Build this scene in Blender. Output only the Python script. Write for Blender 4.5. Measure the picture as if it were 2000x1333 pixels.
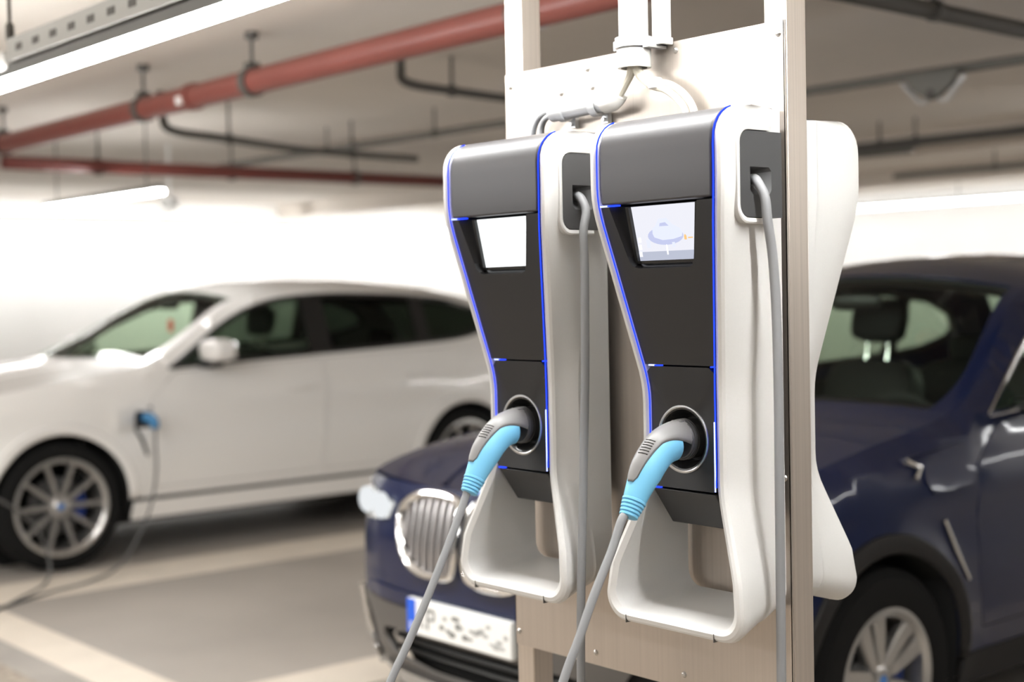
import bpy, bmesh, math, random
from math import sin, cos, pi, radians, sqrt
from mathutils import Vector, Matrix
from mathutils.geometry import delaunay_2d_cdt
import numpy as np
random.seed(4)
for o in list(bpy.data.objects): bpy.data.objects.remove(o)
S = bpy.context.scene
COL = S.collection

# ------------------------------------------------------------------ camera, world, exposure
cam = bpy.data.cameras.new('camera'); camo = bpy.data.objects.new('camera', cam); COL.objects.link(camo)
cam.sensor_width = 36.0; cam.lens = 36.0 * 2775 / 2000
Rw = Matrix(((0.64587477, 0.01306604, -0.76333155), (0.7631566, -0.03845218, 0.64506855), (-0.02092327, -0.99917501, -0.03480672)))
rx, dn, fw = Rw.col[0], Rw.col[1], Rw.col[2]          # image right, image down, view direction
M = Matrix.Identity(4)
for i in range(3):
    M[i][0] = rx[i]; M[i][1] = -dn[i]; M[i][2] = -fw[i]
M[0][3], M[1][3], M[2][3] = 0, 0, 1.55
camo.matrix_world = M
cam.dof.use_dof = True; cam.dof.focus_distance = 2.38; cam.dof.aperture_fstop = 2.4; cam.dof.aperture_blades = 0
cam.clip_start = 0.05; cam.clip_end = 200
S.camera = camo
W = bpy.data.worlds.new('world'); S.world = W; W.use_nodes = True
W.node_tree.nodes['Background'].inputs[0].default_value = (1, .97, .93, 1)
W.node_tree.nodes['Background'].inputs[1].default_value = 0.25
S.view_settings.view_transform = 'Standard'; S.view_settings.look = 'None'
S.view_settings.exposure = 0.0; S.view_settings.gamma = 1.0; S.view_settings.use_curve_mapping = False
S.cycles.use_denoising = True
S.cycles.max_bounces = 9; S.cycles.diffuse_bounces = 5; S.cycles.glossy_bounces = 4; S.cycles.transparent_max_bounces = 12
S.cycles.sample_clamp_indirect = 6.0; S.cycles.caustics_reflective = False; S.cycles.caustics_refractive = False
LAMP = 64.0                                            # radiance of the fluorescent diffusers

# ------------------------------------------------------------------ materials
def mat(name, col, rough=.5, metal=0.0, coat=0.0, spec=.5, noise=None, bump=None, emit=None, aniso=0.0, sheen=0):
    m = bpy.data.materials.new(name); m.use_nodes = True
    nt = m.node_tree; b = nt.nodes['Principled BSDF']
    b.inputs['Base Color'].default_value = (*col, 1); b.inputs['Roughness'].default_value = rough
    b.inputs['Metallic'].default_value = metal; b.inputs['Coat Weight'].default_value = coat
    b.inputs['Coat Roughness'].default_value = .05; b.inputs['Specular IOR Level'].default_value = spec
    b.inputs['Anisotropic'].default_value = aniso
    if emit: b.inputs['Emission Color'].default_value = (*emit[0], 1); b.inputs['Emission Strength'].default_value = emit[1]
    if noise or bump:
        tc = nt.nodes.new('ShaderNodeTexCoord'); mp = nt.nodes.new('ShaderNodeMapping')
        nt.links.new(tc.outputs['Object'], mp.inputs['Vector'])
        n = nt.nodes.new('ShaderNodeTexNoise'); nt.links.new(mp.outputs['Vector'], n.inputs['Vector'])
        n.inputs['Detail'].default_value = 5
        sc, amt = (noise[0], noise[1]) if noise else (bump[0], 0)
        n.inputs['Scale'].default_value = sc
        if noise and len(noise) > 2: mp.inputs['Scale'].default_value = noise[2]
        if noise:
            r = nt.nodes.new('ShaderNodeValToRGB'); nt.links.new(n.outputs['Fac'], r.inputs['Fac'])
            r.color_ramp.elements[0].position = .3; r.color_ramp.elements[1].position = .7
            r.color_ramp.elements[0].color = (*[max(0, c * (1 - amt)) for c in col], 1)
            r.color_ramp.elements[1].color = (*[min(1, c * (1 + amt)) for c in col], 1)
            nt.links.new(r.outputs['Color'], b.inputs['Base Color'])
        if bump:
            n2 = nt.nodes.new('ShaderNodeTexNoise'); nt.links.new(mp.outputs['Vector'], n2.inputs['Vector'])
            n2.inputs['Scale'].default_value = bump[0]; n2.inputs['Detail'].default_value = 4
            bp = nt.nodes.new('ShaderNodeBump'); bp.inputs['Strength'].default_value = bump[1]; bp.inputs['Distance'].default_value = bump[2]
            nt.links.new(n2.outputs['Fac'], bp.inputs['Height']); nt.links.new(bp.outputs['Normal'], b.inputs['Normal'])
    return m

def emis(name, col, st):
    m = bpy.data.materials.new(name); m.use_nodes = True; nt = m.node_tree
    nt.nodes.remove(nt.nodes['Principled BSDF']); e = nt.nodes.new('ShaderNodeEmission')
    e.inputs[0].default_value = (*col, 1); e.inputs[1].default_value = st
    nt.links.new(e.outputs[0], nt.nodes['Material Output'].inputs['Surface']); return m

def glass(name, tint, refl=.6):
    m = bpy.data.materials.new(name); m.use_nodes = True; nt = m.node_tree
    nt.nodes.remove(nt.nodes['Principled BSDF'])
    t = nt.nodes.new('ShaderNodeBsdfTransparent'); t.inputs[0].default_value = (*tint, 1)
    g = nt.nodes.new('ShaderNodeBsdfGlossy'); g.inputs['Roughness'].default_value = .02
    f = nt.nodes.new('ShaderNodeFresnel'); f.inputs[0].default_value = 1.45
    mu = nt.nodes.new('ShaderNodeMath'); mu.operation = 'MULTIPLY'; mu.inputs[1].default_value = refl
    nt.links.new(f.outputs[0], mu.inputs[0])
    mx = nt.nodes.new('ShaderNodeMixShader'); nt.links.new(mu.outputs[0], mx.inputs[0])
    nt.links.new(t.outputs[0], mx.inputs[1]); nt.links.new(g.outputs[0], mx.inputs[2])
    nt.links.new(mx.outputs[0], nt.nodes['Material Output'].inputs['Surface']); return m

MT = dict(
    floor=mat('painted_concrete', (.36, .327, .29), .55, noise=(1.3, .09), bump=(60, .1, .004)),
    line=mat('cream_line_paint', (.72, .645, .55), .5, noise=(6, .05)),
    gutter=mat('grey_gutter', (.34, .315, .285), .6, noise=(3, .12)),
    aisle=mat('aisle_aggregate', (.33, .285, .235), .75, noise=(22, .35), bump=(45, .5, .01)),
    ceiling=mat('ceiling_plaster', (.78, .725, .665), .9, noise=(.7, .05)),
    wall=mat('white_wall', (.87, .865, .85), .85, noise=(1.2, .03)),
    greywall=mat('grey_wall', (.06, .058, .056), .9),
    steel=mat('brushed_stainless', (.555, .495, .44), .40, .86, noise=(3, .04, (60, 60, .6))),
    steelpost=mat('brushed_stainless_post', (.60, .53, .465), .38, .75, noise=(3, .07, (70, 70, .5))),
    screw=mat('screw_steel', (.6, .58, .55), .3, 1),
    shell=mat('white_shell', (.72, .712, .695), .42, noise=(300, .01)),
    hood=mat('graphite_lacquer', (.075, .073, .077), .42, .55, bump=(900, .08, .0006)),
    black=mat('black_panel', (.0145, .0142, .0152), .40, bump=(900, .05, .0004)),
    darkin=mat('dark_interior', (.015, .015, .016), .6),
    outlet=mat('outlet_grey', (.055, .055, .057), .5),
    ring=mat('ring_steel', (.55, .55, .55), .3, 1),
    gloss=mat('gloss_black', (.02, .02, .02), .22),
    led=emis('led_blue', (.016, .05, 1.0), 2.2),
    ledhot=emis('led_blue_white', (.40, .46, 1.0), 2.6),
    grip=mat('blue_rubber', (.20, .56, .83), .5),
    cap=mat('plug_grey', (.20, .195, .195), .38),
    head=mat('plug_dark', (.05, .05, .052), .4),
    cable=mat('grey_cable', (.27, .275, .285), .5),
    dcable=mat('dark_grey_cable', (.10, .10, .10), .5),
    pvc=mat('white_pvc', (.80, .79, .76), .4),
    galv=mat('galvanised', (.70, .71, .72), .35, .7),
    wcable=mat('white_cable', (.72, .68, .58), .5),
    scr=emis('display_light', (.86, .865, .94), 1.03),
    scr2=emis('display_bright', (.97, 1.0, 1.0), 1.5),
    scrlow=emis('display_low', (.62, .66, .80), .85),
    icar=emis('display_car', (.80, .84, 1.0), 1.06),
    iplat=emis('display_platform', (.62, .66, .93), .95),
    iora=emis('display_orange', (1.0, .62, .25), 1.0),
    iwhite=emis('display_white', (1, 1, 1), 1.3),
    lamp=emis('fluorescent', (1.0, 1.0, .985), LAMP),
    lamp3=emis('fluorescent_wall', (1.0, 1.0, .985), LAMP * .72),
    lamp2=emis('fluorescent_twin', (1.0, 1.0, .985), LAMP * 1.7),
    fixture=mat('fixture_grey', (.16, .16, .155), .6),
    tray=mat('tray_grey', (.42, .42, .40), .5, .3),
    red=mat('red_pipe', (.20, .056, .044), .4, noise=(2, .08)),
    red2=mat('red_branch', (.125, .024, .017), .45),
    iron=mat('dark_iron', (.085, .08, .072), .55),
    gpipe=mat('grey_pipe', (.15, .145, .13), .55),
    white=mat('white_plastic', (.8, .8, .78), .4),
    wpaint=mat('white_car_paint', (.88, .865, .84), .3, coat=.9),
    bpaint=mat('blue_car_paint', (.003, .0088, .044), .35, .1, coat=.75, spec=.2),
    tyre=mat('tyre', (.006, .006, .006), .8, spec=.2),
    rim=mat('silver_rim', (.50, .49, .475), .28, .8),
    rimdark=mat('dark_rim', (.10, .10, .10), .4, .5),
    chrome=mat('chrome', (.80, .80, .80), .12, 1),
    satin=mat('satin_grille', (.62, .60, .60), .28, .85),
    clad=mat('dark_cladding', (.014, .013, .013), .6, spec=.3), bgrey=mat('grey_bumper', (.085, .078, .072), .5),
    trimblack=mat('black_trim', (.01, .01, .01), .3),
    seat=mat('dark_seat', (.016, .016, .016), .7),
    glass=glass('side_glass', (.64, .76, .62), .5), pglass=glass('privacy_glass', (.10, .125, .10), .5),
    wglass=glass('windshield_glass', (.82, .91, .82), .45),
    lens=mat('lamp_lens', (.58, .59, .60), .1, .35, coat=1),
    drl=emis('running_light', (.95, .98, 1.0), .9),
    lred=mat('red_lens', (.35, .01, .01), .15, coat=1),
    platew=mat('plate_white', (.80, .80, .78), .4),
    plateb=mat('plate_blue', (.012, .10, .62), .4),
    smudge=mat('plate_smudge', (.20, .20, .19), .5),
    smudge2=mat('plate_smudge_pale', (.40, .40, .39), .5),
    calb=mat('blue_caliper', (.01, .04, .22), .4),
    emblue=mat('emblem_blue', (.05, .20, .55), .3),
    port=mat('port_black', (.01, .01, .01), .5),
    plugb=mat('plug_blue', (.05, .22, .45), .5),
    seam=mat('seam_dark', (.10, .095, .09), .8),
    underbody=mat('underbody', (.01, .01, .01), .9),
    headliner=mat('headliner', (.10, .095, .085), .9),
    redtag=mat('red_tag', (.8, .08, .05), .5),
)

# ------------------------------------------------------------------ helpers
def thing(name, label, cat, loc=(0, 0, 0), rz=0, group=None):
    o = bpy.data.objects.new(name, None); o.empty_display_size = .1; COL.objects.link(o)
    o.location = loc; o.rotation_euler = (0, 0, rz); o['label'] = label; o['category'] = cat
    if group: o['group'] = group
    return o

def tag(o, label, cat, group=None, kind=None):
    if label: o['label'] = label
    if cat: o['category'] = cat
    if group: o['group'] = group
    if kind: o['kind'] = kind
    return o

class B:
    """collects shapes, links them as ONE mesh object"""
    def __init__(s): s.v = []; s.f = []
    def add(s, vs, fs):
        n = len(s.v); s.v += [tuple(p) for p in vs]; s.f += [tuple(i + n for i in f) for f in fs]; return s
    def box(s, x0, x1, y0, y1, z0, z1, R=None):
        vs = [(x, y, z) for z in (z0, z1) for y in (y0, y1) for x in (x0, x1)]
        if R is not None: vs = [R @ Vector(p) for p in vs]
        return s.add(vs, [(0, 2, 3, 1), (4, 5, 7, 6), (0, 1, 5, 4), (2, 6, 7, 3), (0, 4, 6, 2), (1, 3, 7, 5)])
    def tube(s, pts, r, n=10, cap=True, flat=None):
        pts = [Vector(p) for p in pts]; N = len(pts)
        rs = r if isinstance(r, (list, tuple)) else [r] * N
        T = [(pts[min(i + 1, N - 1)] - pts[max(i - 1, 0)]).normalized() for i in range(N)]
        a = Vector((0, 0, 1)) if abs(T[0].z) < .9 else Vector((1, 0, 0))
        u = T[0].cross(a).normalized(); vs = []
        for i in range(N):
            u = (u - T[i] * u.dot(T[i])).normalized(); w = T[i].cross(u)
            for k in range(n):
                t = 2 * pi * k / n; vs.append(pts[i] + (u * cos(t) + w * sin(t)) * rs[i])
        fs = [(i * n + k, i * n + (k + 1) % n, (i + 1) * n + (k + 1) % n, (i + 1) * n + k) for i in range(N - 1) for k in range(n)]
        if cap: fs += [tuple(reversed(range(n))), tuple(range((N - 1) * n, N * n))]
        return s.add(vs, fs)
    def lathe(s, prof, c, ax, n=32, closed=False):
        """prof: (radius, distance along ax)"""
        ax = Vector(ax).normalized(); c = Vector(c)
        a = Vector((0, 0, 1)) if abs(ax.z) < .9 else Vector((1, 0, 0))
        u = ax.cross(a).normalized(); w = ax.cross(u); m = len(prof); vs = []
        for r, h in prof:
            for k in range(n):
                t = 2 * pi * k / n; vs.append(c + ax * h + (u * cos(t) + w * sin(t)) * r)
        rows = range(m) if closed else range(m - 1)
        fs = [(i * n + k, i * n + (k + 1) % n, ((i + 1) % m) * n + (k + 1) % n, ((i + 1) % m) * n + k) for i in rows for k in range(n)]
        return s.add(vs, fs)
    def sup(s, c, size, e=.45, n=16, R=None):
        """superellipsoid: rounded box"""
        vs = []; fs = []; m = n // 2
        p = lambda x: math.copysign(abs(x) ** e, x)
        for i in range(m + 1):
            ph = -pi / 2 + pi * i / m
            for k in range(n):
                th = 2 * pi * k / n
                q = Vector((size[0] * p(cos(ph)) * p(cos(th)), size[1] * p(cos(ph)) * p(sin(th)), size[2] * p(sin(ph))))
                if R is not None: q = R @ q
                vs.append(q + Vector(c))
        fs = [(i * n + k, i * n + (k + 1) % n, (i + 1) * n + (k + 1) % n, (i + 1) * n + k) for i in range(m) for k in range(n)]
        return s.add(vs, fs)
    def rings(s, rings, closed=True, caps=True):
        n = len(rings[0]); vs = [p for r in rings for p in r]; kk = range(n) if closed else range(n - 1)
        fs = [(i * n + k, i * n + (k + 1) % n, (i + 1) * n + (k + 1) % n, (i + 1) * n + k) for i in range(len(rings) - 1) for k in kk]
        if caps: fs += [tuple(reversed(range(n))), tuple(range((len(rings) - 1) * n, len(rings) * n))]
        return s.add(vs, fs)
    def prism(s, poly, f0, f1):
        """poly of 2-D points; f0/f1 map a point to each of the two faces"""
        n = len(poly); vs = [f0(*p) for p in poly] + [f1(*p) for p in poly]
        fs = [tuple(range(n)), tuple(reversed(range(n, 2 * n)))] + [(k, (k + 1) % n, n + (k + 1) % n, n + k) for k in range(n)]
        return s.add(vs, fs)
    def obj(s, name, m, parent=None, smooth=35, bev=0, off=None, solid=0, fix=True, segs=2):
        me = bpy.data.meshes.new(name)
        vs = s.v if off is None else [(p[0] - off[0], p[1] - off[1], p[2] - off[2]) for p in s.v]
        me.from_pydata(vs, [], s.f); me.validate()
        if fix:
            bm = bmesh.new(); bm.from_mesh(me); bmesh.ops.remove_doubles(bm, verts=bm.verts, dist=1e-6)
            bmesh.ops.recalc_face_normals(bm, faces=bm.faces); bm.to_mesh(me); bm.free()
        if smooth:
            me.shade_smooth(); me.set_sharp_from_angle(angle=radians(smooth))
        me.materials.append(MT[m] if isinstance(m, str) else m)
        o = bpy.data.objects.new(name, me); COL.objects.link(o)
        if parent is not None: o.parent = parent
        if solid:
            k = o.modifiers.new('thickness', 'SOLIDIFY'); k.thickness = solid; k.offset = -1
        if bev:
            k = o.modifiers.new('edge', 'BEVEL'); k.width = bev; k.segments = segs; k.limit_method = 'ANGLE'; k.angle_limit = radians(40)
        return o

def rims(o):
    bm = bmesh.new(); bm.from_mesh(o.data)
    for e in bm.edges:
        if len(e.link_faces) < 2: e.smooth = False
    bm.to_mesh(o.data); bm.free()
def lerp(a, b, t): return a + (b - a) * t
def pw(x, pts):
    if x <= pts[0][0]: return pts[0][1]
    for (a, va), (b, vb) in zip(pts, pts[1:]):
        if x <= b: return va + (vb - va) * (x - a) / (b - a)
    return pts[-1][1]
def pws(x, pts, r=.03, n=7):
    return sum(pw(x + r * (2 * k / (n - 1) - 1), pts) for k in range(n)) / n
def spline(pts, n=8):
    P = [Vector(p) for p in pts]; out = []
    for i in range(len(P) - 1):
        a, b, c, d = P[max(i - 1, 0)], P[i], P[i + 1], P[min(i + 2, len(P) - 1)]
        for k in range(n):
            t = k / n
            out.append(.5 * ((2 * b) + (c - a) * t + (2 * a - 5 * b + 4 * c - d) * t * t + (3 * b - a - 3 * c + d) * t ** 3))
    return out + [P[-1]]
def copies(o, parent=None):
    c = o.copy(); COL.objects.link(c); c.parent = parent
    for ch in [x for x in COL.objects if x.parent == o]: copies(ch, c)
    return c

# ------------------------------------------------------------------ the setting
X0, X1, Y0, Y1, ZC = -16.0, 5.0, -8.0, 15.6, 2.72
def struct(name, b, m, label, **k):
    return tag(b.obj(name, m, None, **k), label, 'structure', kind='structure')
fl = struct('floor', B().box(X0, X1, Y0, Y1, -.12, 0), 'floor', 'grey painted concrete floor of the parking garage')
struct('ceiling', B().box(X0, X1, Y0, Y1, ZC, ZC + .15), 'ceiling', 'beige plastered garage ceiling with pipes below it')
struct('wall_left', B().box(X0 - .15, X0, Y0, Y1, 0, ZC), 'wall', 'bright white wall behind the white car')
struct('wall_back', B().box(X0, X1, Y1, Y1 + .15, 0, ZC), 'wall', 'white wall at the far end of the garage')
struct('wall_right', B().box(X1, X1 + .15, Y0, Y1, 0, ZC), 'greywall', 'unseen side wall of the garage, darkened to cut reflected light')  # unseen; moved in and darkened to cut bounce on blue car and chargers
struct('wall_front', B().box(X0, X1, Y0 - .15, Y0, 0, ZC), 'wall', 'white wall behind the viewer')
B().box(X0, X1, 2.36, 2.60, 0, .004).obj('front_line', 'line', fl)
for x in (-7.72, -5.0, -2.2, .4, 3.0):
    B().box(x, x + (.50 if x < -7 else .34), 2.60, 7.6, 0, .004).obj('bay_line', 'line', fl)
B().box(X0, X1, 2.20, 2.36, 0, .003).obj('gutter', 'gutter', fl)
B().box(X0, X1, -2.5, 2.20, 0, .003).obj('aisle_surface', 'aisle', fl)

# beams under the ceiling, far away on the right
for i, y in enumerate((9.6, 12.4)):
    struct('trim_%d' % (i + 1), B().box(X0, X1, y, y + .35, ZC - .16, ZC), 'ceiling', ['nearer', 'farther'][i] + ' plastered ceiling beam towards the far wall')

# ------------------------------------------------------------------ lamps
def lamp_x(x0, x1, y, z, label, tray=False, dif='lamp'):
    t = thing('ceiling_lamp', label, 'lamp', ((x0 + x1) / 2, y, z), group='fluorescent strip lamps')
    o = t.location
    B().box(x0, x1, y - .021, y + .021, z, z + .024).obj('diffuser', dif, t, off=o)
    B().box(x0, x1, y - .0215, y + .0215, z + .025, z + .055).obj('housing', 'fixture', t, off=o)
    n = max(2, int((x1 - x0) / 1.6) + 1)
    if tray:
        B().box(-4.2, x1, y - .03, y + .03, z + .064, z + .13).obj('cable_tray', 'tray', t, off=o)
        k = 0; xx = -4.13
        while xx < -2.2:
            B().box(xx, xx + .045, y - .0315, y - .029, z + .087, z + .107).obj('slot', 'iron', t, off=o); xx += .125
        for xx in (-4.25, -1.2, 1.2):
            B().tube([(xx, y, z + .1), (xx, y, ZC)], .006, 6).obj('hanger', 'iron', t, off=o)
        B().sup((-4.27, y, z + .075), (.05, .04, .03)).obj('end_bracket', 'white', t, off=o)
        B().sup((-4.25, y, z + .16), (.012, .012, .03)).obj('turnbuckle', 'iron', t, off=o)
    else:
        for i in range(n):
            xx = lerp(x0 + .2, x1 - .2, i / (n - 1))
            B().tube([(xx, y, z + .06), (xx, y, ZC)], .005, 6).obj('hanger', 'iron', t, off=o)
def lamp_y(x, y0, y1, z, label):
    t = thing('ceiling_lamp', label, 'lamp', (x, (y0 + y1) / 2, z), group='fluorescent strip lamps'); o = t.location
    B().box(x - .025, x + .025, y0, y1, z, z + .03).obj('diffuser', 'lamp3', t, off=o)
    B().box(x - .028, x + .028, y0, y1, z + .032, z + .07).obj('housing', 'fixture', t, off=o)
    for i in range(6):
        yy = lerp(y0 + .2, y1 - .2, i / 5)
        B().tube([(x, yy, z + .06), (x, yy, ZC)], .005, 6).obj('hanger', 'iron', t, off=o)
lamp_x(-6.4, 1.0, 1.64, 2.2, 'long white strip lamp under a slotted grey cable tray, nearest to the chargers', True, 'lamp2')
lamp_x(.3, 4.0, 7.2, 2.3, 'added fill strip lamp right of the dark blue car, out of view')  # added out of frame to brighten the ceiling on the right
lamp_x(-4.9, -1.3, 10.6, 2.3, 'added fill strip lamp over the bays behind the dark blue car, out of view', dif='lamp2')  # extra unseen lamp, lifts the dark ceiling beyond the blue car
lamp_x(-9.0, -3.6, -.76, 2.25, 'added fill strip lamp over the aisle in front of the white car, out of view', dif='lamp2')  # added fill for the side of the white car
lamp_x(-9.9, -8.1, 4.04, 2.2, 'short far strip lamp hanging over the white car')
lamp_y(-15.3, 3.0, 14.6, 2.36, 'strip lamp running along the white wall behind the white car')
lamp_x(-14.5, 4.5, 14.6, 2.47, 'bright strip lamp along the far wall on the right', dif='lamp3')
lamp_x(-8, 3, -2.6, 2.3, 'added fill strip lamp over the driving aisle, out of view')  # unseen, added to light the fronts that face the camera

# ------------------------------------------------------------------ pipes
def hanger(b, x, y, z, r):
    b.tube([(x, y, z + r), (x, y, ZC)], .009, 6)
pz = 2.5
t = thing('red_pipe', 'thick red sprinkler main pipe crossing the ceiling behind the lamp', 'pipe', (-5.5, 3.22, pz)); o = t.location
B().tube([(-14, 3.22, pz), (-1.2, 3.22, pz)], .056, 20).obj('pipe', 'red', t, off=o)
for x in (-8.5, -6.62, -5.55, -3.72, -2.0):
    B().lathe([(.057, -.025), (.066, -.025), (.066, .025), (.057, .025)], (x, 3.22, pz), (1, 0, 0), 20, True).obj('pipe_clamp', 'iron', t, off=o)
    bb = B(); hanger(bb, x, 3.22, pz, .06); bb.box(x - .02, x + .02, 3.19, 3.25, pz + .055, pz + .085); bb.lathe([(0, 0), (.03, 0), (.03, -.03), (0, -.03)], (x, 3.22, ZC), (0, 0, 1), 10); bb.obj('hanger', 'iron', t, off=o)
for x in (-6.1, -3.66):
    B().lathe([(.057, -.03), (.064, -.03), (.064, .03), (.057, .03)], (x, 3.22, pz), (1, 0, 0), 20, True).obj('pipe_coupling', 'red' if x < -4 else 'galv', t, off=o)
B().sup((-6.12, 3.16, pz - .02), (.02, .02, .02)).obj('label_tag', 'white', t, off=o)
t = thing('red_branch_pipe', 'dark red branch pipe leading to the far wall over the white car', 'pipe', (-9.2, 6, 2.44)); o = t.location
B().tube([(-9.0, 3.4, 2.44), (-9.05, 8.6, 2.44)], .045, 16).obj('pipe', 'red2', t, off=o)
for y in (4.05, 5.05, 6.1, 7.4):
    bb = B(); hanger(bb, -9.03, y, 2.44, .04); bb.lathe([(.046, -.02), (.056, -.02), (.056, .02), (.046, .02)], (-9.03, y, 2.44), (0, 1, 0), 16, True); bb.obj('hanger', 'iron', t, off=o)

def pipe(name, pts, r, m, label, hang=(), clamp=True):
    t = thing(name, label, 'pipe', pts[0]); o = t.location
    B().tube(spline(pts, 6) if len(pts) > 2 else pts, r, 12).obj('pipe', m, t, off=o)
    for (x, y, z) in hang:
        bb = B(); hanger(bb, x, y, z, r); bb.lathe([(r, -.015), (r + .008, -.015), (r + .008, .015), (r, .015)], (x, y, z), Vector(pts[-1]) - Vector(pts[-2]), 12, True); bb.obj('hanger', m, t, off=o)
pipe('grey_pipe', [(-5.50, 4.0, 2.72), (-5.51, 4.0, 2.62), (-5.53, 4.05, 2.56), (-5.58, 4.36, 2.55), (-5.66, 4.9, 2.55), (-5.8, 6.2, 2.55)], .022, 'iron', 'dark grey pipe with an upturned end beside the left post of the charger stand', [(-5.58, 4.36, 2.55), (-5.7, 5.4, 2.55)])
pipe('grey_pipe', [(-7.40, 3.70, 2.72), (-7.42, 3.72, 2.58), (-7.46, 3.80, 2.51), (-7.6, 4.2, 2.5), (-7.95, 5.0, 2.5), (-8.1, 6.0, 2.5)], .024, 'iron', 'grey pipe with an upturned end below the red main pipe, over the white car', [(-7.62, 4.25, 2.5), (-8.02, 5.4, 2.5)])
pipe('grey_pipe', [(-9.9, 5.4, 2.56), (-5.2, 5.55, 2.56)], .022, 'gpipe', 'thin grey pipe under the ceiling beyond the red main pipe', [(-8.4, 5.45, 2.56), (-7.2, 5.48, 2.56), (-6.2, 5.5, 2.56)])
pipe('grey_pipe', [(-10.0, 8.8, 2.5), (-5.9, 8.75, 2.5)], .024, 'gpipe', 'thin grey pipe above the strip lamp of the wall', [(-9.2, 8.79, 2.5), (-7.9, 8.77, 2.5)])
pipe('dark_pipe', [(-2.98, 3.6, 2.55), (-3.08, 7.2, 2.55)], .034, 'iron', 'dark pipe in the upper corner above the dark blue car', [(-3.0, 4.6, 2.55), (-3.06, 6.4, 2.55)])
pipe('dark_pipe', [(-6.6, 5.95, 2.55), (-1.4, 5.93, 2.55)], .024, 'gpipe', 'thin dark pipe carrying a bracket over the roof of the dark blue car', [(-5.2, 5.95, 2.55), (-2.6, 5.94, 2.55)])
pipe('dark_pipe', [(-6.9, 8.72, 2.55), (-2.2, 8.72, 2.55)], .035, 'iron', 'lower dark pipe right of the charger behind the stand', [(-6.15, 8.72, 2.55), (-5.85, 8.72, 2.55), (-4.2, 8.72, 2.55)])
pipe('grey_pipe', [(-7.6, 11.0, 2.52), (-2.5, 10.85, 2.52)], .028, 'gpipe', 'far grey pipe above the bright strip lamps on the right', [(-6.6, 11, 2.52), (-5.6, 10.9, 2.52), (-4.6, 10.9, 2.52)])
# junction bracket on the thin pipe
t = thing('pipe_bracket', 'dark tapered bracket with pale V-shaped braces on the thin pipe', 'bracket', (-3.85, 5.93, 2.47)); o = t.location
B().prism([(-.15, .075), (.15, .075), (.11, .0), (.03, -.05), (-.03, -.05), (-.11, .0)], lambda a, c: (-3.85 + a, 5.86, 2.47 + c), lambda a, c: (-3.85 + a, 5.90, 2.47 + c)).obj('bracket_plate', 'gpipe', t, off=o, bev=.008)
for sg in (-1, 1):
    B().tube([(-3.85 + sg * .17, 5.885, 2.51), (-3.85 + sg * .07, 5.885, 2.405), (-3.85 + sg * .03, 5.885, 2.41)], .012, 8).obj('brace', 'galv', t, off=o)
B().sup((-3.85, 5.88, 2.44), (.03, .03, .03), 1).obj('nozzle', 'iron', t, off=o)
# small white dome lamp blob and far fittings
for i, (x, y, z, lb) in enumerate([(-9.9, 5.0, 2.28, 'small white sensor dome hanging beside the far wall lamp'), (-5.6, 7.0, 2.5, 'small dark sprinkler head right of the charger behind the stand'), (-4.6, 12.2, 2.42, 'small grey sprinkler head over the far strip lamp')]):
    t = thing('sensor_dome' if i == 0 else 'sprinkler_head', lb, 'sensor' if i == 0 else 'sprinkler', (x, y, z)); o = t.location
    B().tube([(x, y, z), (x, y, ZC)], .012, 6).obj('stem', 'white' if i == 0 else 'iron', t, off=o)
    B().sup((x, y, z), (.07, .07, .05) if i == 0 else (.05, .05, .02), .8).obj('dome', 'white' if i == 0 else 'iron', t, off=o)

# ------------------------------------------------------------------ charger stand
YP = 1.88
st = thing('charger_stand', 'brushed stainless steel stand of two posts and a wide panel carrying the chargers', 'stand', (-1.87, 1.91, 0)); so = st.location
fp = B().box(-2.231, -1.511, YP, YP + .002, .822, 1.991).box(-1.513, -1.510, YP, YP + .03, .822, 1.991).box(-2.231, -2.229, YP, YP + .02, .822, 1.991).obj('front_panel', 'steel', st, off=so)
B().box(-2.225, -1.57, 1.936, 1.938, .822, 1.9).obj('rear_panel', 'steel', st, off=so)
def post(x0, x1):
    y0, y1, w = YP + .003, 1.936, .003
    p = B().box(x0, x1, y0, y1, 0, ZC).obj('post', 'steelpost', st, off=so, bev=.003)
post(-2.231, -2.180); post(-1.556, -1.509)
for x0, x1 in ((-2.231, -2.18), (-1.556, -1.509)):
    B().box(x0 - .04, x1 + .04, 1.85, 1.97, .004, .012).obj('base_plate', 'steelpost', st, off=so)
for (x, z) in [(-1.523, 1.970), (-1.755, 1.975), (-1.985, 1.972), (-2.213, 1.965), (-1.972, 1.936), (-2.06, 1.935), (-2.221, .849), (-1.992, .846), (-1.76, .848), (-1.53, .848), (-1.523, 1.227)]:
    b = B().lathe([(0, .004), (.002, .004), (.0035, .0035), (.0058, .001), (.006, 0)], (x, YP, z), (0, -1, 0), 14)
    b.obj('screw', 'screw', fp, off=so)

# conduits above the panel
t = thing('conduit_pipe', 'wide white vertical conduit coming down to the top edge of the steel panel', 'pipe', (-1.82, 1.84, 1.95)); o = t.location
B().tube([(-1.82, 1.84, 1.965), (-1.82, 1.84, ZC)], .0265, 24).obj('pipe', 'pvc', t, off=o)
B().lathe([(.024, 0), (.030, 0), (.031, .002), (.031, .032), (.0268, .034)], (-1.82, 1.84, 1.948), (0, 0, 1), 28).obj('end_sleeve', 'pvc', t, off=o)
b = B().lathe([(.0268, 0), (.034, 0), (.034, .018), (.0268, .018)], (-1.82, 1.84, 1.984), (0, 0, 1), 28, True).box(-1.862, -1.852, 1.83, 1.85, 1.984, 2.0).box(-1.788, -1.775, 1.83, 1.878, 1.98, 1.998)
b.obj('pipe_clamp', 'galv', t, off=o)
t = thing('conduit_pipe', 'narrow white square trunking beside the wide vertical conduit', 'pipe', (-1.775, 1.865, 1.985)); o = t.location
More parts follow.
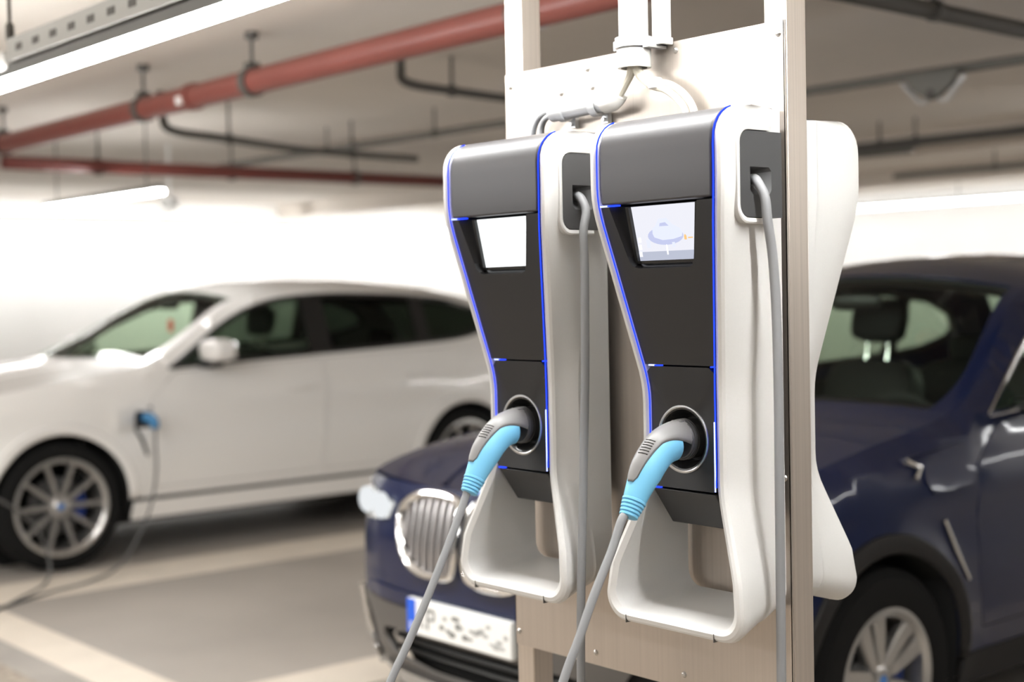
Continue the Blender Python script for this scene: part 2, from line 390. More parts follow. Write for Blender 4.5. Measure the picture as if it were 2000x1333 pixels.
B().box(-1.787, -1.762, 1.852, 1.878, 1.985, ZC).obj('trunking', 'pvc', t, off=o, bev=.003)
B().box(-1.79, -1.759, 1.85, 1.879, 1.985, 1.998).obj('trunking_clip', 'white', t, off=o, bev=.002)
t = thing('cable_conduit', 'short horizontal galvanised conduit clamped to the steel panel', 'conduit', (-1.97, 1.845, 1.893)); o = t.location
B().lathe([(.014, 0), (.0165, 0), (.0165, .155), (.014, .155)], (-2.05, 1.848, 1.892), (1, 0, .03), 20, True).obj('pipe', 'galv', t, off=o)
B().tube(spline([(-1.905, 1.848, 1.897), (-1.885, 1.848, 1.900), (-1.872, 1.848, 1.912)]), .021, 16).obj('elbow', 'pvc', t, off=o)
for x in (-2.025, -1.935):
    b = B().lathe([(.0165, 0), (.020, 0), (.020, .016), (.0165, .016)], (x, 1.848, 1.893), (1, 0, 0), 20, True).box(x, x + .016, 1.868, 1.878, 1.862, 1.885)
    b.lathe([(0, .006), (.004, .006), (.004, 0)], (x + .008, 1.868, 1.869), (0, -1, 0), 8)
    b.obj('pipe_clamp', 'galv', t, off=o)
def cab(label, pts, r, m='wcable'):
    return tag(B().tube(spline(pts), r, 10).obj('power_cable', m), label, 'cable')
cab('white cable bending out of the wide conduit towards the horizontal conduit', [(-1.825, 1.842, 1.97), (-1.83, 1.842, 1.944), (-1.848, 1.845, 1.925), (-1.872, 1.848, 1.905), (-1.90, 1.848, 1.898)], .0085)
cab('outer of the two white cables dropping behind the charger on the right', [(-1.815, 1.842, 1.97), (-1.808, 1.842, 1.940), (-1.78, 1.85, 1.920), (-1.745, 1.855, 1.910), (-1.715, 1.86, 1.888), (-1.696, 1.862, 1.857), (-1.69, 1.864, 1.80)], .0065)
cab('inner of the two white cables dropping behind the charger on the right', [(-1.818, 1.842, 1.97), (-1.812, 1.84, 1.938), (-1.783, 1.845, 1.913), (-1.753, 1.85, 1.902), (-1.728, 1.856, 1.882), (-1.713, 1.86, 1.857), (-1.71, 1.864, 1.80)], .0065)
cab('outer of the two grey-white cables curving down into the left charger', [(-2.045, 1.848, 1.896), (-2.075, 1.85, 1.896), (-2.105, 1.855, 1.884), (-2.124, 1.86, 1.855), (-2.127, 1.864, 1.80)], .006, 'cable')
cab('inner of the two grey-white cables curving down into the left charger', [(-2.045, 1.848, 1.888), (-2.068, 1.85, 1.887), (-2.088, 1.855, 1.877), (-2.098, 1.86, 1.855), (-2.10, 1.864, 1.80)], .006, 'cable')
tag(B().box(-1.786, -1.765, 1.838, 1.856, 1.906, 1.926).obj('cable_tie', 'white', bev=.003), 'small white tie holding the two cables below the wide conduit', 'cable tie')

# ------------------------------------------------------------------ wall charger (local: x right, -y towards the viewer, z up from the lower rim)
ZB = .977
WO = [(.9, .157), (1.06, .157), (1.215, .0955), (1.385, .0955), (1.70, .153), (1.9, .153)]
DF = [(.9, .172), (1.055, .172), (1.22, .137), (1.385, .137), (1.69, .197), (1.9, .197)]
T = .0225
ZTOP = 1.838
def Wo(z): return pws(z, WO, .025)
def Df(z):
    d = pws(z, DF, .03); r = .055
    if z > ZTOP - r: d -= r - sqrt(max(0, r * r - (z - (ZTOP - r)) ** 2))
    return d
def u_path(half, zb, rc, zs, n=8):
    """left wall down, bottom, right wall up; half is a function of z"""
    L = [(-half(z), z) for z in zs]
    w = half(zb + rc); arc = [(-w + rc - rc * cos(a), zb + rc - rc * sin(a)) for a in [pi / 2 * k / n for k in range(n + 1)]]
    pts = L + arc + [(lerp(-w + rc, w - rc, k / 6), zb) for k in range(1, 6)]
    return pts + [(-x, z) for x, z in reversed(L + arc)]
def build_charger(label, loc, rz, screen, with_outlet):
    t = thing('wall_charger', label, 'charger', loc, rz, 'wall chargers on the steel stand')
    zt = [ZTOP - .055 * (1 - cos(a)) for a in [pi / 2 * k / 7 for k in range(8)]]
    zs = zt + [lerp(1.775, 1.075, k / 40) for k in range(41)]
    back = lambda z: .120; half_s = lambda z: .5 * Wo(z) + .5 * .120 + .006
    Pf = u_path(Wo, ZB, .046, zs); Pm = u_path(half_s, ZB + .018, .046, zs); Pb = u_path(back, ZB + .026, .04, zs)
    Pi = u_path(lambda z: Wo(z) - .0125, ZB + .0125, .036, zs)
    Pi2 = u_path(lambda z: Wo(z) - T, ZB + .019, .034, zs); Pib = u_path(lambda z: .1, ZB + .044, .03, zs)
    Pn = u_path(lambda z: Wo(z) - .006, ZB + .006, .042, zs)
    rings = []
    for i in range(len(Pf)):
        d = Df(Pf[i][1]); ds = lerp(.085, .1, 0) if d > .1 else d - .01
        q = lambda P, dd: (P[i][0], -dd, P[i][1] - ZB)
        sh = lambda P, k: (P[i][0] * k, P[i][1])
        ds = min(.088, d - .03)
        Mx = (Pm[i][0] * .993, -ds, Pm[i][1] - ZB)
        rings.append([q(Pb, .018), q(Pb, .024), q(Pm, ds - .004), Mx, q(Pm, ds + .004), tuple(lerp(a, c, .65) for a, c in zip(q(Pm, ds + .004), q(Pf, d - .014))), q(Pf, d - .014), (lerp(Pf[i][0], Pn[i][0], .3), -(d - .005), lerp(Pf[i][1], Pn[i][1], .3) - ZB), q(Pn, d - .001), q(Pi, d), q(Pi2, d - .006), q(Pi2, d - .02), q(Pib, .018)])
    b = B().rings(rings)
    if with_outlet:                               # opening in the side wall behind the cable outlet
        cen = lambda f: [sum(b.v[i][k] for i in f) / len(f) for k in range(3)]
        b.f = [f for f in b.f if len(f) > 4 or not (cen(f)[0] > .135 and .10 < -cen(f)[1] < .14 and 1.690 < cen(f)[2] + ZB < 1.748)]
    b.obj('shell', 'shell', t, smooth=28)
    for x in (-.105, .095):                       # fine joints across the lower rim
        B().box(x - .0006, x + .0006, -.1725, -.15, -.0003, .0135).obj('rim_joint', 'seam', t)
    # inner housing behind the black panels
    wb = lambda z: Wo(z) - T - .0015
    b = B(); rr = []
    for k in range(15):
        z = lerp(1.205, 1.828, k / 14); w = min(wb(z) - .004, .118); rr.append([(-w, -.02, z - ZB), (w, -.02, z - ZB), (w, -min(.10, Df(z) - .03), z - ZB), (-w, -min(.10, Df(z) - .03), z - ZB)])
    b.rings(rr).obj('inner_housing', 'darkin', t)
    # graphite top cover
    prof = [(.03, 1.693), (.10, 1.693)] + [(Df(z) - .0015, z) for z in [1.693, 1.72, 1.75, 1.775] + list(reversed(zt))] + [(.10, ZTOP + .004), (.02, ZTOP + .006)]
    b = B(); b.rings([[(sx * (wb(min(z, ZTOP)) - .003) * (1 if d > .09 else .86), -d, z - ZB) for d, z in prof] for sx in (-1, -.97, -.5, 0, .5, .97, 1)])
    b.obj('top_cover', 'hood', t, bev=.004, segs=3)
    # screen panel with the recess
    F = lambda z: Df(z) - .003
    zt_, zb_ = 1.6895, 1.4215
    rec = [(-.108, zt_), (-.080, 1.605), (-.076, 1.594), (-.069, 1.587), (-.058, 1.584), (.056, 1.584), (.064, 1.587), (.068, 1.594), (.092, zt_)]
    inn = [(-.083, zt_), (-.077, 1.605), (-.074, 1.598), (-.068, 1.592), (-.058, 1.590), (.056, 1.590), (.062, 1.592), (.065, 1.598), (.088, zt_)]
    n = 9; side = [lerp(zt_, zb_, k / n) for k in range(n + 1)]
    outer = [(-wb(z), z) for z in side] + [(wb(z), z) for z in reversed(side)]
    m = len(outer); vs = [(x, -F(z), z - ZB) for x, z in outer] + [(x, -F(z), z - ZB) for x, z in reversed(rec)]
    fs = []
    # front face as a triangulated 2-D region
    poly = outer + list(reversed(rec)); P2 = [Vector(p) for p in poly]; E2 = [(i, (i + 1) % len(P2)) for i in range(len(P2))]
    r = delaunay_2d_cdt(P2, E2, [], 1, 1e-6)
    b = B(); V2 = r[0]
    b.add([(p.x, -F(p.y), p.y - ZB) for p in V2], [f for f in r[2] if inside(sum((V2[i].x for i in f)) / 3, sum((V2[i].y for i in f)) / 3, poly)])
    k = len(b.v); nr = len(rec)
    b.add([(x, -F(z), z - ZB) for x, z in rec] + [(x, -(F(z) - .026), z - ZB) for x, z in inn], [(i, i + 1, nr + i + 1, nr + i) for i in range(nr - 1)] + [tuple(range(nr, 2 * nr))])
    b.add([(x, -F(z), z - ZB) for x, z in outer] + [(x, -(F(z) - .03), z - ZB) for x, z in outer], [(i, (i + 1) % m, m + (i + 1) % m, m + i) for i in range(m) if i not in (m - 1,)])
    b.obj('screen_panel', 'black', t, smooth=25)
    # the display
    dz = 1.641
    sc = B().prism([(-.075, 1.594), (.061, 1.594), (.083, 1.688), (-.080, 1.688)], lambda x, z: (x, -(F(z) - .019), z - ZB), lambda x, z: (x, -(F(z) - .0255), z - ZB)).obj('display', screen, t, smooth=0)
    fr = B()
    for q4 in [[(-.081, 1.688), (-.074, 1.688), (-.069, 1.592), (-.076, 1.592)], [(.077, 1.688), (.084, 1.688), (.063, 1.592), (.057, 1.592)]]:
        fr.prism(q4, lambda x, z: (x, -(F(z) - .012), z - ZB), lambda x, z: (x, -(F(z) - .020), z - ZB))
    fr.prism([(-.072, 1.592), (.060, 1.592), (.060, 1.597), (-.072, 1.597)], lambda x, z: (x, -(F(z) - .012), z - ZB), lambda x, z: (x, -(F(z) - .020), z - ZB))
    fr.obj('display_frame', 'gloss', t, smooth=0)
    lay = lambda d: (lambda x, z: (x, -(F(z) - .019 + d), z - ZB))
    def flat(name, poly, m_, d=.0006):
        B().prism(poly, lay(d), lay(d - .0005)).obj(name, m_, sc, smooth=0)
    ell = lambda cx, cz, a, c, nn=24: [(cx + a * cos(2 * pi * q / nn), cz + c * sin(2 * pi * q / nn)) for q in range(nn)]
    if screen == 'scr':
        flat('lower_band', [(-.0715, 1.597), (.0595, 1.597), (.0605, 1.612), (-.0725, 1.612)], 'scrlow', .0004)
        flat('glow_disc', ell(-.003, 1.637, .040, .015), 'iplat', .0006)
        flat('car_picture', [(-.031, 1.641), (-.030, 1.650), (-.022, 1.654), (-.014, 1.665), (.004, 1.666), (.016, 1.655), (.030, 1.649), (.036, 1.642), (.034, 1.635), (.014, 1.631), (-.010, 1.630), (-.028, 1.635)], 'icar', .0009)
        flat('car_picture_window', [(-.013, 1.653), (-.011, 1.658), (.001, 1.659), (.008, 1.653)], 'iplat', .0013)
        flat('orange_mark', [(.0385, 1.629), (.0435, 1.629), (.0435, 1.635), (.041, 1.638), (.0385, 1.635)], 'iora', .0009)
        flat('orange_mark', [(.047, 1.631), (.057, 1.631), (.057, 1.633), (.047, 1.633)], 'iora', .0009)
        flat('blue_mark', [(-.0045, 1.606), (-.0015, 1.606), (-.0015, 1.620), (-.003, 1.623), (-.0045, 1.620)], 'iwhite', .0011)
        flat('blue_mark', [(.010, 1.618), (.016, 1.618), (.016, 1.626), (.010, 1.626)], 'icar', .0009)
        flat('status_mark', [(-.048, 1.618), (-.040, 1.618), (-.040, 1.632), (-.048, 1.632)], 'icar', .0009)
        for i in range(3): flat('menu_mark', [(-.068 + .001 * i, 1.604 + .012 * i), (-.062 + .001 * i, 1.604 + .012 * i), (-.062 + .001 * i, 1.612 + .012 * i), (-.068 + .001 * i, 1.612 + .012 * i)], 'iwhite', .0009)
    # socket panel with round hole
    zt_, zb_ = 1.4185, 1.2135; cz, R0 = 1.297, .0555
    hw = lambda z: wb(z)
    NS = 64; angs = sorted([2 * pi * k / NS for k in range(NS)] + [math.atan2(zz - cz, xx) % (2 * pi) for xx in (-hw(zt_), hw(zt_)) for zz in (zt_, zb_)])
    def onrect(a):
        c_, s_ = cos(a), sin(a); best = 9
        for _ in range(1):
            cand = []
            if s_ > 1e-9: cand.append((zt_ - cz) / s_)
            if s_ < -1e-9: cand.append((zb_ - cz) / s_)
            if abs(c_) > 1e-9:
                cand.append(.0715 / abs(c_))
            best = min(cand)
        x, z = best * c_, cz + best * s_
        if abs(abs(x) - .0715) < 1e-6: x = math.copysign(hw(z), x)
        return x, z
    circ = [(R0 * cos(a), cz + R0 * sin(a)) for a in angs]; rect = [onrect(a) for a in angs]; na = len(angs)
    b = B(); ring = lambda P, d: [(x, -(F(z) if d is None else d), z - ZB) for x, z in P]
    b.rings([[(x, -(F(z) - .03), z - ZB) for x, z in rect], [(x, -(F(z) - .0), z - ZB) for x, z in rect], [(x, -(F(cz)), z - ZB) for x, z in circ], [(x, -(F(cz) - .03), z - ZB) for x, z in circ]], caps=False)
    b.obj('socket_panel', 'black', t, smooth=25)
    dF = F(cz)
    sk = B().lathe([(.0525, -.003), (.0528, .001), (.0545, .0022), (.0570, .002), (.0578, 0), (.0578, -.002)], (0, -dF, cz - ZB), (0, -1, 0), 64).obj('socket_ring', 'ring', t)
    B().lathe([(.0527, .0005), (.050, 0), (.047, -.004), (.042, -.022), (.038, -.026), (.038, -.05), (0, -.05)], (0, -dF, cz - ZB), (0, -1, 0), 48).obj('socket_well', 'gloss', sk)
    # lower lip
    lo = [(.1345, 1.2095, .0715), (.092, 1.146, .067), (.03, 1.150, .066), (.03, 1.2095, .070)]
    B().rings([[(sx * w, -d, z - ZB) for d, z, w in lo] for sx in (-1, 1)]).obj('lower_lip', 'black', t, bev=.002)
    # blue light lines and seam lights
    for sx in (-1, 1):
        pts = [(sx * (Wo(z) - T + .001), -(Df(z) - .001), z - ZB) for z in [lerp(1.222, 1.775, k / 45) for k in range(46)] + list(reversed(zt))[1:-1]]
        B().tube(pts, .0013, 6).obj('light_strip', 'led' , t)
    B().tube([(wb(1.24) + .002, -(Df(1.24) + .0006), z - ZB) for z in (1.215, 1.25, 1.33)], .0012, 6).obj('light_strip', 'ledhot', t)
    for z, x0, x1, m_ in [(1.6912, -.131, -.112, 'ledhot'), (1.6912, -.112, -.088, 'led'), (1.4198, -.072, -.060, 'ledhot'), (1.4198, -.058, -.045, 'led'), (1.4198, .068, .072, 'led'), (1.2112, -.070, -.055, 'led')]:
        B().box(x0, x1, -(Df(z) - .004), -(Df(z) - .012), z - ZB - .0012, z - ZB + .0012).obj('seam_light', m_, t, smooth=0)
    if with_outlet:
        rr = lambda d0, d1, z0, z1, rad, nn=5: [(d1 - rad + rad * cos(a), z1 - rad + rad * sin(a)) for a in [pi / 2 * k / nn for k in range(nn + 1)]] + [(d0, z1), (d0, z0)] + [(d1 - rad + rad * sin(a), z0 + rad - rad * cos(a)) for a in [pi / 2 * k / nn for k in range(nn + 1)]]
        base = rr(.056, .158, 1.660, 1.797, .020); xo = .1535
        hole = [(.134, 1.740), (.088, 1.740), (.082, 1.734), (.082, 1.704), (.088, 1.696), (.127, 1.696), (.134, 1.703)]
        P2 = [Vector(p) for p in base + hole]; nb = len(base); E2 = [(i, (i + 1) % nb) for i in range(nb)] + [(nb + i, nb + (i + 1) % len(hole)) for i in range(len(hole))]
        r = delaunay_2d_cdt(P2, E2, [], 0, 1e-6); V2 = r[0]; b = B()
        b.add([(xo, -p.x, p.y - ZB) for p in V2], [f for f in r[2] if inside(sum(V2[i].x for i in f) / 3, sum(V2[i].y for i in f) / 3, base) and not inside(sum(V2[i].x for i in f) / 3, sum(V2[i].y for i in f) / 3, hole)])
        b.add([(xo, -d, z - ZB) for d, z in base] + [(.09, -d, z - ZB) for d, z in base], [(i, (i + 1) % nb, nb + (i + 1) % nb, nb + i) for i in range(nb)])
        nh = len(hole)
        b.add([(xo, -d, z - ZB) for d, z in hole] + [(xo - .028, -(.122 + (d - .110) * .35), 1.724 + (z - 1.718) * .35 - ZB) for d, z in hole], [(i, (i + 1) % nh, nh + (i + 1) % nh, nh + i) for i in range(nh)] + [tuple(range(nh, 2 * nh))])
        b.obj('cable_outlet', 'outlet', t, smooth=25)
        def strip(d0, d1, z0, z1, rad, nn=5):
            return [(d0, z0)] + [(d1 - rad + rad * sin(a), z0 + rad - rad * cos(a)) for a in [pi / 2 * k / nn for k in range(nn + 1)]] + [(d1 - rad + rad * cos(a), z1 - rad + rad * sin(a)) for a in [pi / 2 * k / nn for k in range(nn + 1)]] + [(d0, z1)]
        fr_o, fr_i = strip(.084, .166, 1.650, 1.808, .026), strip(.084, .1595, 1.6585, 1.7985, .021)
        b = B()
        b.rings([[(x_, -d, z - ZB) for d, z in P] for x_, P in ((.12, fr_o), (.1545, fr_o), (.1560, [(lerp(a[0], c[0], .3), lerp(a[1], c[1], .3)) for a, c in zip(fr_o, fr_i)]), (.1545, fr_i), (.12, fr_i))], closed=False, caps=False)
        b.obj('outlet_surround', 'shell', t, smooth=40)
    return t

def inside(x, y, poly):
    c = False; n = len(poly); j = n - 1
    for i in range(n):
        xi, yi = poly[i][0], poly[i][1]; xj, yj = poly[j][0], poly[j][1]
        if (yi > y) != (yj > y) and x < (xj - xi) * (y - yi) / (yj - yi) + xi: c = not c
        j = i
    return c

XR, XL = -1.628, -2.042
build_charger('white and graphite wall charger with a pale blue picture of a car on its display', (XR, YP, ZB), 0, 'scr', True)
build_charger('white and graphite wall charger with a blank white display, beside the dark blue car grille', (XL, YP, ZB), 0, 'scr2', True)
build_charger('white charger on the back of the steel stand, seen only from its side', (-1.70, 1.939, ZB), pi, 'scr2', False)

# ------------------------------------------------------------------ plugs with cables
def plug(X, label, cable_pts, cable_r=.0072):
    t = thing('charging_cable', label, 'charging cable', (X, 1.74, 1.297)); o = t.location
    yc = lambda p: (X, p[0], p[1])
    path = spline([yc(p) for p in [(1.775, 1.297), (1.745, 1.2965), (1.718, 1.294), (1.694, 1.286), (1.674, 1.270), (1.655, 1.248), (1.640, 1.226), (1.628, 1.206)]], 6)
    N = len(path)
    rad = lambda i: pw(i / (N - 1), [(0, .032), (.25, .032), (.38, .0305), (.52, .029), (.70, .0280), (.85, .0235), (1, .0195)])
    tang = [(path[min(i + 1, N - 1)] - path[max(i - 1, 0)]).normalized() for i in range(N)]
    def sect(i, th, dr=0, sc=1.0):
        T_ = tang[i]; up = Vector((0, -T_.z, T_.y)); up = up if up.z > 0 else -up
        sd = Vector((1, 0, 0)); r = (rad(i) + dr) * sc
        return path[i] + up * cos(th) * r + sd * sin(th) * r * .92
    B().lathe([(0, -.02), (.029, -.02), (.0325, -.018), (.0335, .0), (.0335, .012), (.0325, .028), (.031, .03), (0, .03)], (X, 1.765, 1.297), (0, -1, 0), 36).obj('plug_head', 'head', t, off=o)
    for k in range(3):
        y = 1.750 - .005 * k
        B().lathe([(.0330, -.0011), (.0347, -.0006), (.0347, .0006), (.0330, .0011)], (X, y, 1.297), (0, -1, 0), 36).obj('head_rib', 'head', t, off=o)
    i0 = int(N * .30); n = 28
    B().rings([[sect(i, 2 * pi * k / n, 0, .93 if i == i0 else 1) for k in range(n)] for i in range(i0, N)]).obj('grip', 'grip', t, off=o)
    # grey cover over the back of the handle, tapering to a point
    i1 = int(N * .84); rows = []
    for i in range(int(N * .16), i1 + 1):
        f = (i - N * .16) / (i1 - N * .16)
        a = lerp(radians(105), radians(50), min(1, f / .45)) if f < .45 else lerp(radians(50), radians(26), (f - .45) / .55)
        if f > .93: a *= .6 + .4 * (1 - f) / .07
        up_ = [sect(i, lerp(-a, a, k / 14), .0022 if 0 < k < 14 else .0002) for k in range(15)]
        rows.append(up_)
    B().rings(rows, closed=False, caps=False).obj('handle_cover', 'cap', t, off=o, solid=.002)
    for k in range(6):
        i = int(N * .50) + k
        c = sect(i, radians(8), .0023); T_ = tang[i]
        p0, p1 = sect(i, radians(-10), .0024), sect(i, radians(28), .0024)
        B().tube([p0, c, p1], .0011, 6).obj('vent_slit', 'port', t, off=o)
    B().box(X - .010, X + .012, 1.728, 1.742, 1.3262, 1.3295).obj('latch_tab', 'cap', t, off=o, bev=.001)
    e = path[-1]; d = tang[-1]
    prof = []
    for k in range(5):
        h = .0062 * k; r = lerp(.0203, .0160, k / 4)
        prof += [(r - .0018, h - .0004), (r, h + .001), (r, h + .0042), (r - .0018, h + .0054)]
    prof += [(.0085, .032), (0, .032)]
    B().lathe(prof, e - d * .002, d, 28).obj('strain_relief', 'grip', t, off=o)
    B().tube(spline([e + d * .02] + [(X, y, z) for y, z in cable_pts], 8), cable_r, 14).obj('cable', 'cable', t, off=o)
plug(XR, 'grey charging cable with a light blue plug in the charger with the car picture', [(1.600, 1.180), (1.576, 1.133), (1.534, 1.065), (1.500, 1.002), (1.465, .941), (1.40, .80), (1.32, .58), (1.2, .30), (1.06, .06), (.95, .011), (.75, .01)])
plug(XL, 'grey charging cable with a light blue plug in the charger with the blank white display', [(1.612, 1.187), (1.594, 1.149), (1.559, 1.083), (1.508, .993), (1.466, .924), (1.428, .866), (1.36, .74), (1.26, .50), (1.12, .22), (.98, .04), (.85, .011), (.65, .01)])
def hang(Xc, label, dx):
    x = Xc + .173
    p = [(Xc + .122, 1.776, 1.720), (Xc + .143, 1.768, 1.722), (Xc + .160, dx[0] + .026, 1.712), (x - .002, dx[1] + .014, 1.690)] + [(x, y, z) for y, z in zip(dx[2:], (1.655, 1.60, 1.52, 1.39, 1.19, .91))] + [(x, dx[-1] - .005, .45), (x, dx[-1] - .02, .08), (x, 1.66, .011), (x + .05, 1.52, .011)]
    o = tag(B().tube(spline(p), .0078, 14).obj('hanging_cable', 'cable'), label, 'cable')
hang(XR, 'thick grey cable hanging from the side outlet of the charger beside the right steel post', (1.733, 1.746, 1.763, 1.774, 1.781, 1.784, 1.783, 1.781))
hang(XL, 'thick grey cable hanging from a side outlet between the two front chargers', (1.738, 1.748, 1.753, 1.754, 1.753, 1.750, 1.740, 1.727))
# ------------------------------------------------------------------ cars (local: nose at y = 0, tail at y = L, x to the car's left)
def region(outline, holes, sp):
    """triangulated 2-D region with holes, interior points every sp"""
    loops = []
    for lp in [outline] + holes:
        d = []
        for i, p in enumerate(lp):
            q = lp[(i + 1) % len(lp)]; n = max(1, int(math.dist(p, q) / sp))
            d += [(lerp(p[0], q[0], k / n), lerp(p[1], q[1], k / n)) for k in range(n)]
        loops.append(d)
    V = [Vector(p) for l in loops for p in l]; E = []; b0 = 0
    for l in loops:
        E += [(b0 + i, b0 + (i + 1) % len(l)) for i in range(len(l))]; b0 += len(l)
    A = np.array([p for l in loops for p in l])
    xs = np.arange(A[:, 0].min(), A[:, 0].max(), sp); ys = np.arange(A[:, 1].min(), A[:, 1].max(), sp)
    for x in xs:
        for y in ys:
            if np.min((A[:, 0] - x) ** 2 + (A[:, 1] - y) ** 2) < (.45 * sp) ** 2: continue
            if inside(x, y, outline) and not any(inside(x, y, h) for h in holes): V.append(Vector((x, y)))
    r = delaunay_2d_cdt(V, E, [], 0, 1e-6); P = r[0]; F = []
    for f in r[2]:
        cx = sum(P[i].x for i in f) / 3; cy = sum(P[i].y for i in f) / 3
        if inside(cx, cy, outline) and not any(inside(cx, cy, h) for h in holes): F.append(tuple(f))
    return [(p.x, p.y) for p in P], F

def clip(poly, x, keep_less):
    """polygon cut by the vertical line at x"""
    out = []
    for i, p in enumerate(poly):
        q = poly[(i + 1) % len(poly)]; a = (p[0] <= x) == keep_less; b = (q[0] <= x) == keep_less
        if a: out.append(p)
        if a != b:
            t_ = (x - p[0]) / (q[0] - p[0]); out.append((x, lerp(p[1], q[1], t_)))
    return out
def inset(poly, d):
    n = len(poly); A = sum(poly[i][0] * poly[(i + 1) % n][1] - poly[(i + 1) % n][0] * poly[i][1] for i in range(n))
    sg = 1 if A > 0 else -1; out = []
    for i in range(n):
        p0, p1, p2 = (Vector(poly[i - 1]), Vector(poly[i]), Vector(poly[(i + 1) % n]))
        e1 = (p1 - p0).normalized(); e2 = (p2 - p1).normalized()
        n1 = Vector((-e1.y, e1.x)) * sg; n2 = Vector((-e2.y, e2.x)) * sg; m_ = n1 + n2
        out.append(tuple(p1 + m_ * (d / max(.3, m_.dot(n1)))) if m_.length > 1e-6 else tuple(p1))
    return out
def chaikin(poly, n=2):
    for _ in range(n):
        o = []
        for i, p in enumerate(poly):
            q = poly[(i + 1) % len(poly)]
            o += [(lerp(p[0], q[0], .25), lerp(p[1], q[1], .25)), (lerp(p[0], q[0], .75), lerp(p[1], q[1], .75))]
        poly = o
    return poly

def make_car(c, label, loc):
    root = thing('car', label, 'car', loc)
    L, Wd, K = c['L'], c['W'], c['H'] / 1.62                # K scales heights above the sill
    ax1, ax2, wr, paint = c['ax1'], c['ax2'], c['wr'], c['paint']
    ZT = [(p[0] if p[0] < 2.3 else lerp(2.3, L, (p[0] - 2.3) / 2.4), p[1] * K) for p in c['ZT']]
    Zt = lambda s: pws(s, ZT, .10)
    CR = [(0, 0), (.10, 0), (.35, .045), (.9, .065), (1.15, .065), (1.42, .14), (1.75, .125), (2.1, .085), (2.6, .07), (L - 1, .07), (L - .5, .05), (L - .2, .02), (L, .0)]
    crown = lambda s: pws(s, CR, .05)
    VB = [(.2, .94), (.30, .96), (.45, .985), (.62, 1.0), (.80, .978), (.90, .992), (1.0, .955), (1.12, .93), (1.3, .855), (1.6, .735), (1.8, .68)]
    V = lambda z: pws(z / K, VB, .03)
    GP = [(.15, .12), (.25, .07), (.36, .02), (.5, 0), (.75, 0), (.88, .03), (.97, .075), (1.1, .15)]
    gp = lambda z: pws(z, GP, .03)
    a_, n_ = .62, 3.0
    def N(u):
        f = 1.0
        if u < a_: f = max(0, 1 - (1 - max(0, u) / a_) ** n_) ** (1 / n_)
        r_ = L - u
        if r_ < .5: f = min(f, max(0, 1 - (1 - max(0, r_) / .5) ** n_) ** (1 / n_))
        return Wd * f
    UF = .16; NF = N(UF)
    Ninv = lambda x: a_ * (1 - max(0, 1 - (min(abs(x), Wd) / Wd) ** n_) ** (1 / n_))
    def w(s, z, off=0.0):
        r_ = pw(s, [(.2, .015), (.8, .05), (1.3, .05), (1.6, .03), (2.2, .06)]); x = N(s - gp(z) * max(0, 1 - s)) * V(z)
        for a in (ax1, ax2):
            dd = math.hypot(s - a, z - wr); x += .018 * math.exp(-((dd - wr - .07) / .06) ** 2) * (1 if z < .95 * K else 0)
        q = z - (Zt(s) - r_)
        if q > 0: x -= r_ * (1 - sqrt(max(0, 1 - min(1, q / r_) ** 2)))
        return x + off
    top = lambda u, s: Zt(s) + crown(s) * (1 - u * u)
    xe = lambda s: w(s, Zt(s))
    def side(name, outline, holes, m, off=0.0, sp=.07, solid=.012, parent=root, sides=(-1, 1), smooth=40):
        P, F = region(outline, holes, sp); res = []
        for sg in sides:
            b = B(); b.add([(sg * w(s, z, off), s, z) for s, z in P], [f if sg < 0 else tuple(reversed(f)) for f in F])
            o = b.obj(name, m, parent, smooth=smooth, fix=False)
            me = o.data; nn = me.polygons[0].normal.x
            if nn * sg < 0: me.flip_normals()
            rims(o)
            if solid:
                k = o.modifiers.new('thickness', 'SOLIDIFY'); k.thickness = solid; k.offset = -1
            res.append(o)
        return res
    def topgrid(name, s0, s1, u0, u1, m, nu=24, ns=16, off=0.0, solid=.01):
        b = B(); rows = []
        for i in range(ns + 1):
            row = []
            for j in range(nu + 1):
                u = lerp(u0, u1, j / nu); s = lerp(s0(u), s1(u), i / ns)
                row.append((u * xe(s), s, top(u, s) + off))
            rows.append(row)
        b.rings(rows, closed=False, caps=False); o = b.obj(name, m, root, smooth=50, fix=False)
        if o.data.polygons[len(o.data.polygons) // 2].normal.z < 0: o.data.flip_normals()
        rims(o)
        if solid:
            k = o.modifiers.new('thickness', 'SOLIDIFY'); k.thickness = solid; k.offset = -1
        return o
    def fmap(xn, z, off=0.0): return (xn * V(z), gp(z) + Ninv(xn) - off, z)
    def front(name, outline, holes, m, off=0.0, sp=.06, solid=.012, parent=root):
        P, F = region(outline, holes, sp); b = B()
        b.add([fmap(x, z, off) for x, z in P], F); o = b.obj(name, m, parent, smooth=40, fix=False)
        if o.data.polygons[0].normal.y > 0: o.data.flip_normals()
        rims(o)
        if solid:
            k = o.modifiers.new('thickness', 'SOLIDIFY'); k.thickness = solid; k.offset = -1
        return o
    arch = lambda a, rad, n=14: [(a - rad * cos(pi * k / n), max(.26, wr + rad * sin(pi * k / n))) for k in range(n + 1)]
    ra = wr + .055
    zs = .28                                                 # lower edge of the side
    # --- outline of the body side
    lead = [(UF + gp(z) , z) for z in (Zt(.2), .85, .7, .55, .42, zs)]
    tail = [(L - .16, zs), (L - .14, .6), (L - .16, .95), (L - .20, Zt(L - .2))]
    topl = [(s, Zt(s)) for s in np.arange(L - .25, .27, -.06)]
    outline = lead + arch(ax1, ra) + arch(ax2, ra) + tail + topl
    belt = lambda s: pw(s, [(1.4, 1.115 * K), (2.65, 1.155 * K), (4.0, 1.205 * K)])
    sc = lambda s: s if s < 2.3 else lerp(2.3, L, (s - 2.3) / 2.4)
